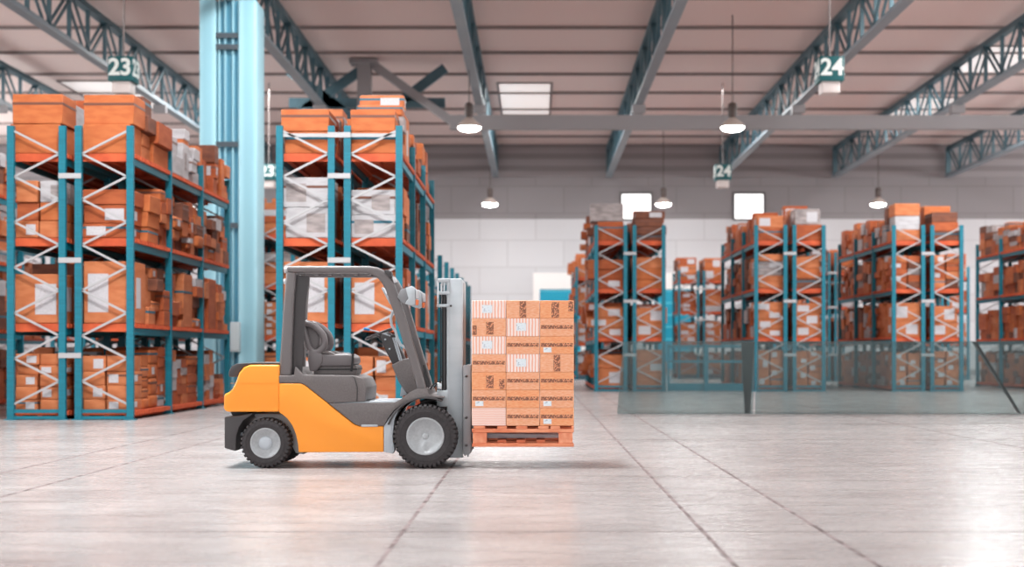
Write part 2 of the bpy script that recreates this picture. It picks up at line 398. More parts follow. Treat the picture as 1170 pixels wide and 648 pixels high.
# ------------------------------------------------------------------ lamps and signs
def lamp(X, Y, z, label, r=.47):
    t = empty('pendant_lamp', (X, Y, z)); tag(t, label, 'lamp', 'round pendant lamps')
    a = MB(); a.tube([(X, Y, z + .95), (X, Y, ZC)], .022, 6); a.build('cord', M['lampbody'], t)
    a = MB(); a.lathe([(.1, .95), (.14, .92), (.17, .85), (.17, .5), (.13, .42), (.13, .36)], (X, Y, z), n=20); a.build('housing', M['lampbody'], t)
    a = MB(); a.lathe([(.14, .38), (.17, .34), (.3, .24), (.42, .12), (r, .02), (r, .0), (r - .03, .0), (.14, .33)], (X, Y, z), n=28); a.build('lamp_shade', M['lampshade'], t)
    a = MB(); a.lathe([(0.001, -.13), (.16, -.125), (.3, -.095), (r - .07, -.04), (r - .04, .01), (.001, .012)], (X, Y, z), n=28); a.build('diffuser', M['lampglow'], t)
for X, Y, lab in ((-2.53, 50, 'lit pendant lamp in front of the grey roof beam, above the forklift mast'), (7.5, 50, 'lit pendant lamp in front of the grey roof beam near sign 24'),
                  (-2.62, 75.5, 'small lit pendant lamp far off against the back wall, above the load'), (7.35, 75.5, 'small lit pendant lamp beside the back wall window above the first right-hand rack'),
                  (19.7, 75.5, 'small lit pendant lamp far off above the third right-hand rack'), (-14.1, 75.5, 'far lit pendant lamp seen through the uprights of the rack behind the forklift')):
    lamp(X, Y, 9.9, lab)

def text_mesh(s, size):
    cu = bpy.data.curves.new('tmp', 'FONT'); cu.body = s; cu.size = size; cu.align_x = 'CENTER'; cu.align_y = 'CENTER'; cu.extrude = .008; cu.offset = .02
    ob = bpy.data.objects.new('tmp', cu); COL.objects.link(ob)
    bpy.context.view_layer.update()
    me = bpy.data.meshes.new_from_object(ob.evaluated_get(bpy.context.evaluated_depsgraph_get()))
    bpy.data.objects.remove(ob); bpy.data.curves.remove(cu)
    me.materials.clear(); me.materials.append(M['signtxt']); return me
def sign(X, Y, num, label):
    s = .37; zc = 9.91
    t = empty('aisle_sign', (X, Y, zc)); tag(t, label, 'sign', 'hanging aisle number signs')
    a = MB(); a.box(X - s, X + s, Y - s, Y + s, zc - s, zc + s); a.build('sign_cube', M['sign'], t, bevel=.015)
    a = MB(); a.box(X - .27, X + .27, Y - .27, Y + .27, zc - s - .34, zc - s - .002); a.build('lower_box', M['signbox'], t, bevel=.01)
    a = MB(); a.tube([(X, Y, zc + s), (X, Y, ZC)], .03, 6); a.build('rod', M['purlin'], t)
    for rz, off in ((0, (0, -s - .006, .02)), (PI / 2, (s + .006, 0, .02)), (-PI / 2, (-s - .006, 0, .02)), (PI, (0, s + .006, .02))):
        o = bpy.data.objects.new('number', text_mesh(num, .7)); COL.objects.link(o); o.parent = t
        o.location = off; o.rotation_euler = (PI / 2, 0, rz)
sign(-12.55, 40, '23', 'green cube sign reading 23 hanging above the near left rack')
sign(8.95, 40, '24', 'green cube sign reading 24 hanging high at the upper right')
sign(8.9, 62.5, '24', 'small distant green cube sign reading 24 below the roof beam')
sign(-12.7, 62.5, '23', 'distant green cube sign half hidden behind the blue column')

# ------------------------------------------------------------------ pallet racks
BAY = 2.66
ORDN = ['first', 'second', 'third', 'fourth', 'fifth', 'sixth', 'seventh', 'eighth', 'ninth', 'tenth']
LEV = [0.02, 1.72, 3.38, 5.02]       # underside of decks
DT = 0.15                             # deck thickness
OCC_V, OCC_F = [], []                 # geometry that can hide cartons
def occ_box(x0, x1, y0, y1, z0, z1):
    bb = len(OCC_V)
    OCC_V.extend([(x, y, z) for z in (z0, z1) for y in (y0, y1) for x in (x0, x1)])
    for f in [(0, 2, 3, 1), (4, 5, 7, 6), (0, 1, 5, 4), (2, 6, 7, 3), (0, 4, 6, 2), (1, 3, 7, 5)]:
        OCC_F.append(tuple(bb + i for i in f))

def rack(label, x0, y0, nb, height=5.69, levels=LEV, topbar=False):
    xs = [x0, x0 + 1.0, x0 + 1.31, x0 + 2.31]
    t = empty('pallet_rack', (x0 + 1.155, y0, 0)); tag(t, label, 'storage rack', 'teal double pallet racks')
    w = .065
    for j in range(nb + 1):
        y = y0 + j * BAY
        for k, x in enumerate(xs):
            a = MB()
            a.box(x - w, x + w, y - .045, y + .045, .0, height)
            a.box(x - w - .05, x + w + .05, y - .07, y + .07, 0, .02)
            a.build('upright', M['rack'], t)
            occ_box(x - w, x + w, y - .045, y + .045, 0, height)
        for side in (0, 1):
            xa, xb = xs[2 * side] + w, xs[2 * side + 1] - w
            if side == 1: xa, xb = xb, xa
            a = MB(); z = height - .1; s = 0; st = .44
            while z - st > .3:
                p, q = (xa, xb) if s == 0 else (xb, xa)
                a.bar((p, y, z), (q, y, z - st), .04, .03, up=(0, 1, 0)); z -= st; s = 1 - s
            if topbar and j == 0: a.bar((xa, y, height - .18), (xb, y, height - .18), .03, .07)
            a.build('zigzag_brace', M['brace'], t)
            a = MB(); a.bar((xa, y, .17), (xb, y, .17), .05, .07); a.bar((xa, y, .045), (xb, y, .045), .05, .06)
            a.build('foot_rail', M['rack'], t)
        if j in (0, nb):
            for z in ((height - .18,) if topbar else ()) + (height - .97, height - 2.6, 1.25):
                if z > .5:
                    a = MB(); a.box(xs[1] - w, xs[2] + w, y - .06, y - .046, z - .05, z + .05); a.build('row_spacer', M['brace'], t)
    for j in range(nb):
        ya, yb = y0 + j * BAY + .05, y0 + (j + 1) * BAY - .05
        for li, z in enumerate(levels):
            for side in (0, 1):
                xa, xb = xs[2 * side], xs[2 * side + 1]
                if li > 0:
                    for x in (xa, xb):
                        a = MB(); a.box(x - .03, x + .03, ya, yb, z - .07, z + .06); a.build('beam', M['rack'], t)
                a = MB(); yy = ya + .08
                lo = z + .02
                for xx in (xa + .06, (xa + xb) / 2 - .05, xb - .16):
                    a.box(xx, xx + .1, ya + .09, yb - .09, lo, lo + .05)
                while yy < yb - .12:
                    a.box(xa - .07, xb + .07, yy, yy + .1, lo + .05, lo + .13); yy += .165
                if li:  # front and back edge boards
                    a.box(xa + .07, xb - .07, ya + .0, ya + .035, lo - .03, lo + .125)
                a.build('slatted_deck', M['deck'], t, fix=False)
                occ_box(xa - .06, xb + .06, ya + .08, yb - .08, lo, lo + .13)
    return xs

CART = []   # carton records
def fill(rname, x0, y0, nb, levels, height, style, seed, wild=.0):
    rnd = random.Random(seed)
    xs = [x0, x0 + 1.0, x0 + 1.31, x0 + 2.31]
    for side in (0, 1):
        xa, xb = xs[2 * side] + .03, xs[2 * side + 1] - .03
        for j in range(nb):
            for li, z in enumerate(levels):
                z0 = z + .02 + .13 + .004
                top = li == len(levels) - 1
                avail = (levels[li + 1] - z0 - .28) if not top else None
                st = style[li] if isinstance(style, (list, tuple)) else style
                ya, yb = y0 + j * BAY + .1, y0 + (j + 1) * BAY - .1
                y = ya; ci = 0
                first = True
                while y < yb - .3:
                    if first and j == 0:
                        d = rnd.uniform(.8, 1.0)
                    else:
                        d = rnd.choice([.32, .38, .42, .5, .55, .62, .8])
                    d = min(d, yb - y)
                    if yb - (y + d) < .32: d = yb - y
                    if top:
                        hh = rnd.uniform(.75, 1.35) * (.9 if j else 1.05)
                    else:
                        hh = avail * rnd.uniform(.78, 1.0)
                    if rnd.random() < .1 and j: hh *= .5
                    n = {'big': 1, 'mid': rnd.choice([2, 3, 3, 4]), 'small': rnd.choice([4, 5, 5]), 'mix': rnd.choice([3, 3, 4, 5]), 'duo': 2}[st]
                    if not (first and j == 0) and st in ('big', 'duo') and d < .7: n = rnd.choice([1, 2, 3, 4, 5])
                    wide = rnd.random() < .35 if not (st in ('small',)) else False
                    # split across the depth into one or two cartons when small
                    cols = 2 if st == 'small' else 1
                    if first and j == 0 and st == 'mix': cols = rnd.choice([1, 2])
                    hs = [rnd.uniform(.8, 1.2) for _ in range(n)]; tot = sum(hs); zz = z0
                    base_m = rnd.choice([0, 0, 1, 1, 2, 2, 3])
                    if st == 'duo' and li == 2: pass
                    for kk in range(n):
                        h = hs[kk] / tot * hh
                        for c in range(cols):
                            wd = (xb - xa) / cols
                            bx0 = xa + c * wd + rnd.uniform(0, .03); bx1 = xa + (c + 1) * wd - .012 - rnd.uniform(0, .04)
                            if cols == 1:
                                out = rnd.uniform(-.04, .14) + (rnd.uniform(.1, .3) if kk and rnd.random() < .35 else 0) if wild else rnd.uniform(-.05, .06)
                                if side == 1: bx1 += min(out, .16) if kk or li else min(out, 0)
                                else: bx0 -= out if kk or li else min(out, 0)
                            m = base_m if rnd.random() < .6 else rnd.choice([0, 1, 2, 3])
                            rr = rnd.random()
                            if rr < .07: m = 4
                            elif rr < .11: m = 5
                            yy0 = y + rnd.uniform(0, .03); yy1 = y + d - .015 - rnd.uniform(0, .03)
                            if kk and rnd.random() < .2: yy0 += .05
                            CART.append(dict(b=[bx0, bx1, yy0, yy1, zz, zz + h - .006], m=m, lab=rnd.random() < .3, tape=rnd.random() < .35, rack=rname, side=side, bay=j, lev=li,
                                             col=ci, k=kk, n=n, c=c, cols=cols, nl=len(levels), nb=nb, front=(first and j == 0)))
                        zz += h
                    y += d; ci += 1; first = False

RACKS = [
    # label, short name, x0, y0, bays, height, levels, style, topbar
    ('teal double pallet rack nearest the left edge, beside the blue column', 'near left rack', -10.15, 25.4, 3, 5.69, LEV, ['small', 'big', 'mix', 'duo'], False),
    ('teal double pallet rack with pale top bar standing behind the forklift', 'rack behind forklift', -4.95, 25.4, 3, 5.69, LEV, ['mix', 'big', 'duo', 'duo'], True),
    ('teal double rack just inside the left picture edge', 'edge rack', -15.4, 25.4, 3, 5.69, LEV, 'mix', False),
    ('teal double rack farther back, seen past the blue column', 'rack past column', -10.15, 42.4, 3, 5.69, LEV, 'mix', False),
    ('lower teal double rack running back behind the forklift mast', 'low rack', -4.95, 36.2, 6, 4.0, LEV[:2], 'mix', False),
    ('teal double rack just right of the pallet load, with boxes leaning out', 'first right rack', 2.07, 44.9, 3, 5.69, LEV, ['mid', 'mid', 'mid', 'mid'], False),
    ('teal double rack behind the middle of the glass barrier', 'second right rack', 7.54, 44.9, 3, 5.69, LEV, ['small', 'mid', 'mix', 'duo'], False),
    ('teal double rack third from the load on the right side', 'third right rack', 12.25, 44.9, 3, 5.69, LEV, ['small', 'mid', 'mix', 'mid'], False),
    ('teal double rack cut by the right picture edge', 'fourth right rack', 17.8, 44.9, 3, 5.69, LEV, 'mix', False),
    ('distant teal double rack in line behind the first right rack', 'far first rack', 2.07, 66.2, 3, 5.69, LEV, 'mid', False),
    ('distant teal double rack left of the second right rack', 'far second rack', 7.54, 69.0, 1, 5.69, LEV, 'mid', False),
    ('distant teal double rack seen through the near left rack', 'distant left rack', -15.6, 42.4, 3, 5.69, LEV, 'mix', False),
    ('farthest teal double rack seen through the near left rack', 'outer left rack', -21.2, 42.4, 3, 5.69, LEV, 'mix', False),
    ('distant teal double rack glimpsed between second and third right racks', 'far third rack', 12.9, 62.2, 3, 6.1, LEV, 'mid', False),
    ('distant teal double rack glimpsed between third and rightmost racks', 'far fourth rack', 19.5, 66.2, 3, 5.69, LEV, 'mid', False),
]
for i, (lab, short, x0, y0, nb, h, lv, st, tb) in enumerate(RACKS):
    rack(lab, x0, y0, nb, h, lv, tb)
    fill(short, x0, y0, nb, lv, h, st, 100 + i, wild=(1 if i in (5, 0, 9) else 0))

# designed looks for the near end cartons
for c in CART:
    if c['rack'] == 'rack behind forklift' and c['lev'] == 2 and c['bay'] == 0 and c['front']: c['m'] = 4; c['lab'] = True
    if c['rack'] == 'rack behind forklift' and c['lev'] == 3 and c['front']: c['m'] = 0; c['tape'] = True; c['lab'] = False
    if c['front'] and c['lev'] == 1: c['m'] = 1; c['lab'] = True; c['tape'] = False
    if c['front'] and c['lev'] == 0 and 'far' not in c['rack']: c['m'] = 1; c['lab'] = (c['k'] + c['c'] + c['side']) % 2 == 0
    if c['rack'] == 'near left rack' and c['lev'] == 3:
        if c['front']: c['m'] = 0; c['lab'] = False; c['tape'] = c['k'] == 1
        elif c['bay'] == 1 and c['side'] == 1: c['m'] = random.Random(c['col'] * 7 + c['k']).choice([4, 4, 0])
# stretch the top cartons at the near end to the photographed height
for c in CART:
    if c['front'] and c['lev'] == 3 and c['rack'] in ('near left rack', 'rack behind forklift'):
        zb = LEV[3] + .154; top = 1.16 if c['rack'] == 'near left rack' else .86
        hh = top / c['n']; c['b'][4] = zb + c['k'] * hh; c['b'][5] = zb + (c['k'] + 1) * hh - .006
# which cartons show, and how large: rays from the eye over the frame
occ_box(cx0, cx1, cy0, cy1, 0, 12)
occ_box(-.714, .427, 14.6, 15.6, .24, 1.87)
occ_box(-3.45, -1.7, 14.65, 15.6, .2, .95)
nocc = len(OCC_F)
V = list(OCC_V); Fc = list(OCC_F)
for c in CART:
    x0_, x1_, y0_, y1_, z0_, z1_ = c['b']; bb = len(V)
    V.extend([(x, y, z) for z in (z0_, z1_) for y in (y0_, y1_) for x in (x0_, x1_)])
    for f in [(0, 2, 3, 1), (4, 5, 7, 6), (0, 1, 5, 4), (2, 6, 7, 3), (0, 4, 6, 2), (1, 3, 7, 5)]: Fc.append(tuple(bb + i for i in f))
tree = BVHTree.FromPolygons([Vector(v) for v in V], Fc)
cnt = [0] * len(CART); eye = Vector((0, 0, H))
for py in range(100, 482, 3):
    for px in range(1, 1170, 3):
        d = Vector(((px - VX) / F, 1, (VY - py) / F)).normalized()
        hit = tree.ray_cast(eye, d)
        if hit[2] is not None and hit[2] >= nocc: cnt[(hit[2] - nocc) // 6] += 1
order = sorted(range(len(CART)), key=lambda i: -cnt[i])
NIND = 256
sel = [i for i in order[:NIND] if cnt[i] > 0]
print('cartons', len(CART), 'visible', sum(1 for x in cnt if x), 'smallest chosen', cnt[sel[-1]])
selset = set(sel)
MATN = ['orange', 'tan', 'deep orange', 'brown', 'white', 'grey']
GR = {}
used_labels = {}
for rank, i in enumerate(sel):
    c = CART[i]; x0_, x1_, y0_, y1_, z0_, z1_ = c['b']
    t = empty('cardboard_carton', ((x0_ + x1_) / 2, (y0_ + y1_) / 2, z0_))
    a = MB(); a.box(x0_, x1_, y0_, y1_, z0_, z1_); a.build('carton_body', M['card%d' % c['m']], t, bevel=.012 if not (c['n'] > 3 and c['bay'] + c['col'] > 0 and c['m'] in (0, 1)) else min(.05, (z1_ - z0_) * .22), seg=1 if not (c['n'] > 3 and c['m'] in (0, 1)) else 3)
    w, d, h = x1_ - x0_, y1_ - y0_, z1_ - z0_
    t.rotation_euler.z = math.radians(((i * 37) % 11 - 5) * .22)
    if c['lab']:
        a = MB(); lw = min(.5, w * .42); lh = h * .62; lx = x0_ + w * (.3 if (c['side'] + c['k']) % 2 else .68) - lw / 2
        a.box(lx, lx + lw, y0_ - .004, y0_ - .0005, z0_ + h * .18, z0_ + h * .18 + lh)
        o = a.build('shipping_label', M['paper'] if c['m'] != 4 else M['card5'], t)
        o2 = MB(); sx = x1_ if x1_ < 0 else x0_; q = 1 if x1_ < 0 else -1
        o2.box(min(sx + .0005 * q, sx + .004 * q), max(sx + .0005 * q, sx + .004 * q), y0_ + d * .3, y0_ + d * .62, z0_ + h * .25, z0_ + h * .75)
        o2.build('shipping_label', M['paper'] if c['m'] != 4 else M['card5'], t)
    if c['tape']:
        a = MB(); zz = z0_ + h * .64; tw = min(.05, h * .14)
        a.box(x0_ - .003, x1_ + .003, y0_ - .003, y1_ + .003, zz, zz + tw)
        a.build('tape_band', M['tape' if c['k'] % 3 else 'tapeteal'], t)
    # seam between the lid flaps
    a = MB(); a.box((x0_ + x1_) / 2 - .004, (x0_ + x1_) / 2 + .004, y0_ + .01, y1_ - .01, z1_ - .001, z1_ + .001); a.build('flap_seam', M['tape'], t)
    lev = ['ground', 'second', 'third', 'top'][c['lev']] if c['nl'] == 4 else ['ground', 'top'][c['lev']]
    bay = {0: 'near', 1: 'second', 2: 'third', 3: 'fourth', 4: 'fifth', 5: 'sixth'}[c['bay']]
    colr = MATN[c['m']].split()[-1]
    pos = 'bottom' if c['k'] == 0 and c['n'] > 1 else ('topmost' if c['k'] == c['n'] - 1 and c['n'] > 1 else ('only' if c['n'] == 1 else ORDN[c['k']] + ' up'))
    half = '' if c['cols'] == 1 else ('-left' if c['c'] == 0 else '-right')
    colr = colr if c['m'] in (3, 4, 5) else MATN[c['m']].split()[-1]
    lab = '%s%s %s carton, stack %s, %s bay, %s level, %s row, %s' % (pos, half, colr, ORDN[c['col']], bay, lev, 'left' if c['side'] == 0 else 'right', c['rack'])
    tag(t, lab, 'cardboard box', 'cartons on the %s' % c['rack'])
# everything else: one body of cartons that show small or not at all
cm = MB()
for i, c in enumerate(CART):
    if i not in selset: cm.box(*c['b'], M['card%d' % c['m']])
    if i not in selset and c['lab'] and cnt[i]:
        x0_, x1_, y0_, y1_, z0_, z1_ = c['b']; w = x1_ - x0_; h = z1_ - z0_
        cm.box(x0_ + w * .2, x0_ + w * .6, y0_ - .004, y0_ - .0005, z0_ + h * .2, z0_ + h * .8, M['paper'])
o = cm.build('stacked_cartons', fix=False)
tag(o, 'many small distant cardboard cartons stacked deep inside all the racks', 'cardboard boxes', kind='stuff')

gr = empty('guard_rail', (5.95, 45.0, 0)); tag(gr, 'teal guard rail closing the gap between the first two right-hand racks', 'guard rail')
for z in (.02, .98, 1.5):
    a = MB(); a.box(4.56, 7.36, 44.83, 44.87, z, z + (.26 if z < .1 else .09)); a.build('rail', M['rack'], gr)
for xx in (4.5, 5.75, 7.36):
    a = MB(); a.box(xx, xx + .06 if xx != 5.75 else xx + .14, 44.76, 44.82, 0, 1.62); a.build('post', M['rack'], gr)

# ------------------------------------------------------------------ glass barrier
gb = empty('glass_barrier', (6, 28, 0)); tag(gb, 'low smoked glass barrier standing on the floor in front of the right racks', 'glass barrier')
zt = H + (405 - 390) / 53.5
def gp(px): return (px - 612) / 53.5
def pane(xa0, xa1, xb0, xb1, y):   # bottom-left, top-left, bottom-right, top-right
    a = MB(); a.prism([(xa0, .003), (xb0, .003), (xb1, zt), (xa1, zt)], y, y + .012); a.build('glass_pane', M['glass'], gb)
pane(gp(705), gp(712), gp(860), gp(862), 28.0)
pane(gp(862.5), gp(864.5), gp(1162), gp(1113), 28.0)
pane(gp(1163.5), gp(1114.5), gp(1460), gp(1460), 28.0)
a = MB(); a.prism([(gp(851), .003), (gp(857), .003), (gp(862), zt - .01), (gp(847), zt - .01)], 28.03, 28.09); a.build('support_fin', M['tdark'], gb)
a = MB(); a.prism([(gp(1164), .003), (gp(1167), .003), (gp(1116), zt - .01), (gp(1111), zt - .01)], 28.03, 28.09); a.build('support_fin', M['tdark'], gb)
a = MB(); a.box(gp(706), gp(1460), 28.014, 28.05, .0, .012); a.build('floor_channel', M['silver'], gb)

# ------------------------------------------------------------------ forklift
S = 103.0; YN = F / S
def X(px): return (px - VX) / S
def Z(py): return H - (py - VY) / S
def PP(pts): return [(X(a), Z(b_)) for a, b_ in pts]
YF = YN + 1.12; YM = (YN + YF) / 2
fk = empty('forklift', (X(395), YM, 0))
tag(fk, 'yellow and grey counterbalance forklift truck carrying a pallet of boxes', 'forklift')
fo = Vector(fk.location)
def part(poly, y0, y1, name, m, bevel=.012, seg=2, parent=fk):
    a = MB(); a.prism(PP(poly), y0, y1); return a.build(name, m, parent, bevel=bevel, seg=seg)
# counterweight: stern rounded in plan
cw_poly = [(318, 417), (284, 417), (277, 420), (272, 426), (268, 437), (264, 445), (260, 448.5), (254.5, 451), (254, 468), (258, 471), (318, 471)]
cw = part(cw_poly, YN + .05, YF - .05, 'counterweight', M['yellow'], .045, 4)
a = MB(); a.box(X(262), X(316), YN + .044, YN + .05, Z(438.4), Z(438)); a.build('crease_line', M['yellow'], cw)
body = part([(317.6, 438.5), (342, 438.5), (347, 440.5), (404, 485.5), (410, 487.4), (437.5, 487.4), (437.5, 517), (340, 517.5), (339.3, 508), (337, 497), (333, 487), (327, 478.5), (321, 473.5), (317.6, 471.5)], YN + .055, YF - .055, 'body_panel', M['yellow'], .012, 3)
part([(259, 431), (258.6, 425), (262, 418.5), (268, 415.6), (290, 414.2), (318, 414), (318, 416.8), (284, 416.8), (276, 419.5), (271.5, 425.5), (269.5, 431)], YN + .1, YF - .1, 'hood_cap', M['tdark'], .012, 2)
part([(254, 477), (270, 475.5), (288, 472), (284, 476), (276, 481), (271, 489), (268, 499), (267.2, 516.5), (254, 513)], YN + .09, YF - .09, 'rear_bumper', M['tdark'], .015)
part([(258, 471), (280, 471), (277, 477), (261, 477)], YN + .2, YF - .2, 'bumper_bracket', M['black'])
part([(283, 474), (326, 474), (336, 487), (341, 510), (341, 522), (332, 520), (320, 496), (290, 488)], YN + .3, YF - .3, 'chassis', M['silver'], .01)
part([(336, 500), (340, 500), (341, 514), (420, 514), (420, 508), (436, 508), (436, 515.5), (336, 516)], YN + .32, YF - .32, 'underframe', M['tdark'], .01)
part([(268, 496), (278, 496), (278, 500), (268, 500)], YN + .28, YF - .28, 'rear_axle', M['silver'], .005)
# seat deck and cabin floor
part([(317, 429), (334.5, 429), (336, 419), (345, 428.5), (404, 429.3), (412.5, 432.5), (417.5, 443), (416.5, 459), (374, 461), (347, 440), (342, 438), (317, 438)], YN + .06, YF - .06, 'engine_hood', M['tgrey'], .014, 3)
part([(400, 429.5), (405, 432), (408, 443), (407.6, 459.5), (406.6, 459.5), (407, 443), (404, 432.5)], YN + .054, YN + .06, 'hood_seam', M['tdark'], 0)
part([(374.5, 461.2), (450, 460.2), (458, 456), (467, 449), (476, 444.5), (488, 444.5), (490, 451.5), (506, 453.3), (507, 455), (490, 455.3), (474, 456.5), (461, 461), (450, 469), (442.5, 479), (438.5, 487.2), (410.5, 487.2), (404.5, 485)], YN + .05, YF - .05, 'cabin_floor', M['tgrey'], .01, 2)
part([(380, 459.4), (448, 458.8), (450, 460.4), (380, 461.3)], YN + .08, YF - .08, 'floor_mat', M['silver'], .003)
part([(412, 485.6), (431, 485.6), (431, 488), (412, 488)], YN + .045, YN + .3, 'step_tread', M['silver'], .003)
# front fenders
def arc(cx, cy, r, a0, a1, n): return [(cx + r * math.cos(math.radians(a0 + (a1 - a0) * i / n)), cy - r * math.sin(math.radians(a0 + (a1 - a0) * i / n))) for i in range(n + 1)]
for (ya, yb) in ((YN + .02, YN + .27), (YF - .27, YF - .02)):
    o_ = arc(486, 499.5, 46, 162, 66, 14); i_ = arc(486, 499.5, 43.8, 66, 162, 14)
    part(o_ + i_, ya, yb, 'front_fender', M['tdark'], .004)
    part([(437.8, 487.6), (443, 480), (450, 470), (456, 466), (450, 480), (448, 500), (450, 515), (448, 519), (437.8, 517)], ya + .04, yb - .02, 'fender_panel', M['silver'], .005)

# wheels
def wheel(px, py, r, rimr, hubr, yc, near, name, lugs):
    cx, cz = X(px), r
    s = -1 if near else 1        # side that faces outwards
    w = .1
    t = empty(name, Vector((cx, yc, cz)) - fo); t.parent = fk
    c = (cx, yc, cz)
    a = MB()
    a.lathe([(rimr * .98, -w * .8), (rimr * 1.06, -w * .95), (r * .74, -w * 1.04), (r * .86, -w * 1.0), (r * .93, -w * .88), (r * .955, -w * .6), (r * .955, w * .6), (r * .93, w * .88), (r * .86, w), (r * .74, w * 1.04), (rimr * 1.06, w * .95), (rimr * .98, w * .8)], c, 'Y', 64)
    for k in range(lugs):
        an = 2 * PI * k / lugs
        for sd in (-1, 1):
            a2 = an + (PI / lugs if sd > 0 else 0)
            hw = PI / lugs * .56
            vs = []
            for rr, yy in ((r * .85, sd * w * .98), (r * .93, sd * w * 1.03), (r * .985, sd * w * .9), (r, sd * w * .72), (r, sd * w * .05), (r * .94, sd * w * .05)):
                for q in (-1, 1):
                    vs.append((cx + rr * math.cos(a2 + q * hw), yc + yy, cz + rr * math.sin(a2 + q * hw)))
            fs = [(2 * j, 2 * j + 1, 2 * j + 3, 2 * j + 2) for j in range(5)] + [tuple(range(0, 12, 2)), tuple(range(11, 0, -2))]
            a.add(vs, fs)
    a.build('tyre', M['rubber'], t)
    a = MB(); a.lathe([(rimr * 1.05, s * w * .86), (rimr * 1.04, s * w * .98), (rimr * .97, s * w * 1.0), (rimr * .9, s * w * .84), (rimr * .86, s * w * .62), (rimr * .6, s * w * .5), (rimr * .4, s * w * .58), (.001, s * w * .58)], c, 'Y', 48)
    a.build('rim', M['rim'], t)
    yy0, yy1 = sorted((s * w * .6, s * w * .67))
    for k in range(14):
        a = MB(); a0 = 2 * PI * k / 14; a1 = a0 + 2 * PI / 14 * .62; rr = rimr * .835; vs = []
        for q in range(5):
            an = a0 + (a1 - a0) * q / 4
            for r_ in (rr - .006, rr + .006):
                vs.append((cx + r_ * math.cos(an), yc + s * w * .7, cz + r_ * math.sin(an)))
                vs.append((cx + r_ * math.cos(an), yc + s * w * .58, cz + r_ * math.sin(an)))
        fs = []
        for q in range(4):
            b_ = q * 4; fs += [(b_, b_ + 2, b_ + 6, b_ + 4), (b_ + 1, b_ + 5, b_ + 7, b_ + 3), (b_, b_ + 4, b_ + 5, b_ + 1), (b_ + 2, b_ + 3, b_ + 7, b_ + 6)]
        fs += [(0, 1, 3, 2), (16, 18, 19, 17)]
        a.add(vs, fs); a.build('rim_slot', M['tdark'], t)
    a = MB(); a.lathe([(r * .78, s * w * 1.0), (r * .775, s * w * 1.07), (r * .765, s * w * 1.08), (r * .755, s * w * 1.0), (r * .78, s * w * 1.0)], c, 'Y', 64, cap=False); a.build('sidewall_ring', M['rubber'], t)
    a = MB(); a.lathe([(hubr, s * w * .5), (hubr, s * w * .85), (hubr * .9, s * w * .98), (hubr * .5, s * w * 1.03), (.001, s * w * 1.04)], c, 'Y', 28)
    a.build('hub_cap', M['rim'] if hubr < .05 else M['silver'], t)
    nb_ = 8 if hubr < .05 else 6
    for k in range(nb_):
        an = 2 * PI * k / nb_; rr = rimr * .72
        a = MB(); yy0, yy1 = sorted((s * w * .5, s * w * .66))
        a.lathe([(.011, yy0), (.011, yy1)], (cx + rr * math.cos(an), yc, cz + rr * math.sin(an)), 'Y', 6)
        a.build('wheel_nut', M['chrome'], t)
r1, r2 = 37 / S, 29 / S
wheel(485.7, 0, r1, 20.8 / S, .036, YN + .11, True, 'front_wheel', 40)
wheel(485.7, 0, r1, 20.8 / S, .036, YF - .11, False, 'front_wheel', 40)
wheel(302, 0, r2, 16.8 / S, .075, YN + .15, True, 'rear_wheel', 34)
wheel(302, 0, r2, 16.8 / S, .075, YF - .15, False, 'rear_wheel', 34)

part([(334, 312.5), (351, 315.5), (347, 345), (344.5, 390), (342.5, 426), (336, 428.5), (329, 428.5), (330, 345)], YN + .14, YN + .17, 'pillar_web', M['tdark'], .004)
# overhead guard: two bent side frames joined by roof bars
def side_frame(y, name='guard_frame'):
    g = MB()
    # rear pillar
    g.prism(PP([(325.2, 309), (336.5, 311), (333.8, 345), (331.6, 400), (331.2, 430), (316.4, 430), (318.5, 400), (321.8, 350)]), y, y + .11)
    # roof rail + front pillar as one bent beam
    top = [(325, 303.5), (340, 303.2), (420, 303.2), (430, 304.6), (438, 308.4), (444.5, 315), (450, 325), (461, 357), (473, 398), (484, 433), (489, 452)]
    bot = [(477.5, 452), (473, 433), (462, 399), (450, 361), (439.5, 331), (434.5, 322), (429, 316), (423, 312.6), (416, 311.4), (340, 311.2), (326, 310.5)]
    g.prism(PP(top + bot), y, y + .1)
    return g.build(name, M['guard'], fk, bevel=.03, seg=4)
side_frame(YN + .08); side_frame(YF - .19)
for yb_ in (YN + .065, ):
    part([(337.5, 312.5), (421, 312.7), (421, 313.4), (337.5, 313.4)], YN + .078, YN + .08, 'guard_groove', M['tdark'], 0)
for k, px in enumerate((327, 345, 361, 377, 393, 409, 424)):
    a = MB(); a.box(X(px), X(px + 3.4), YN + .18, YF - .19, Z(309.5), Z(304.5)); a.build('roof_bar', M['guard'], fk, bevel=.008)
a = MB(); a.lathe([(.001, -.02), (.036, -.018), (.04, 0), (.036, .03), (.001, .04)], (X(324.5), YN + .13, Z(307.5)), 'X', 16); a.build('rear_lamp', M['lens'], fk)
a = MB(); a.lathe([(.001, -.02), (.026, -.018), (.03, 0), (.026, .03), (.001, .04)], (X(323.5), YN + .13, Z(321)), 'X', 16); a.build('rear_lamp', M['lens'], fk)
a = MB(); a.bar((X(347), YF - .15, Z(395)), (X(357), YF - .15, Z(412)), .02, .02); a.build('grab_bar', M['chrome'], fk)

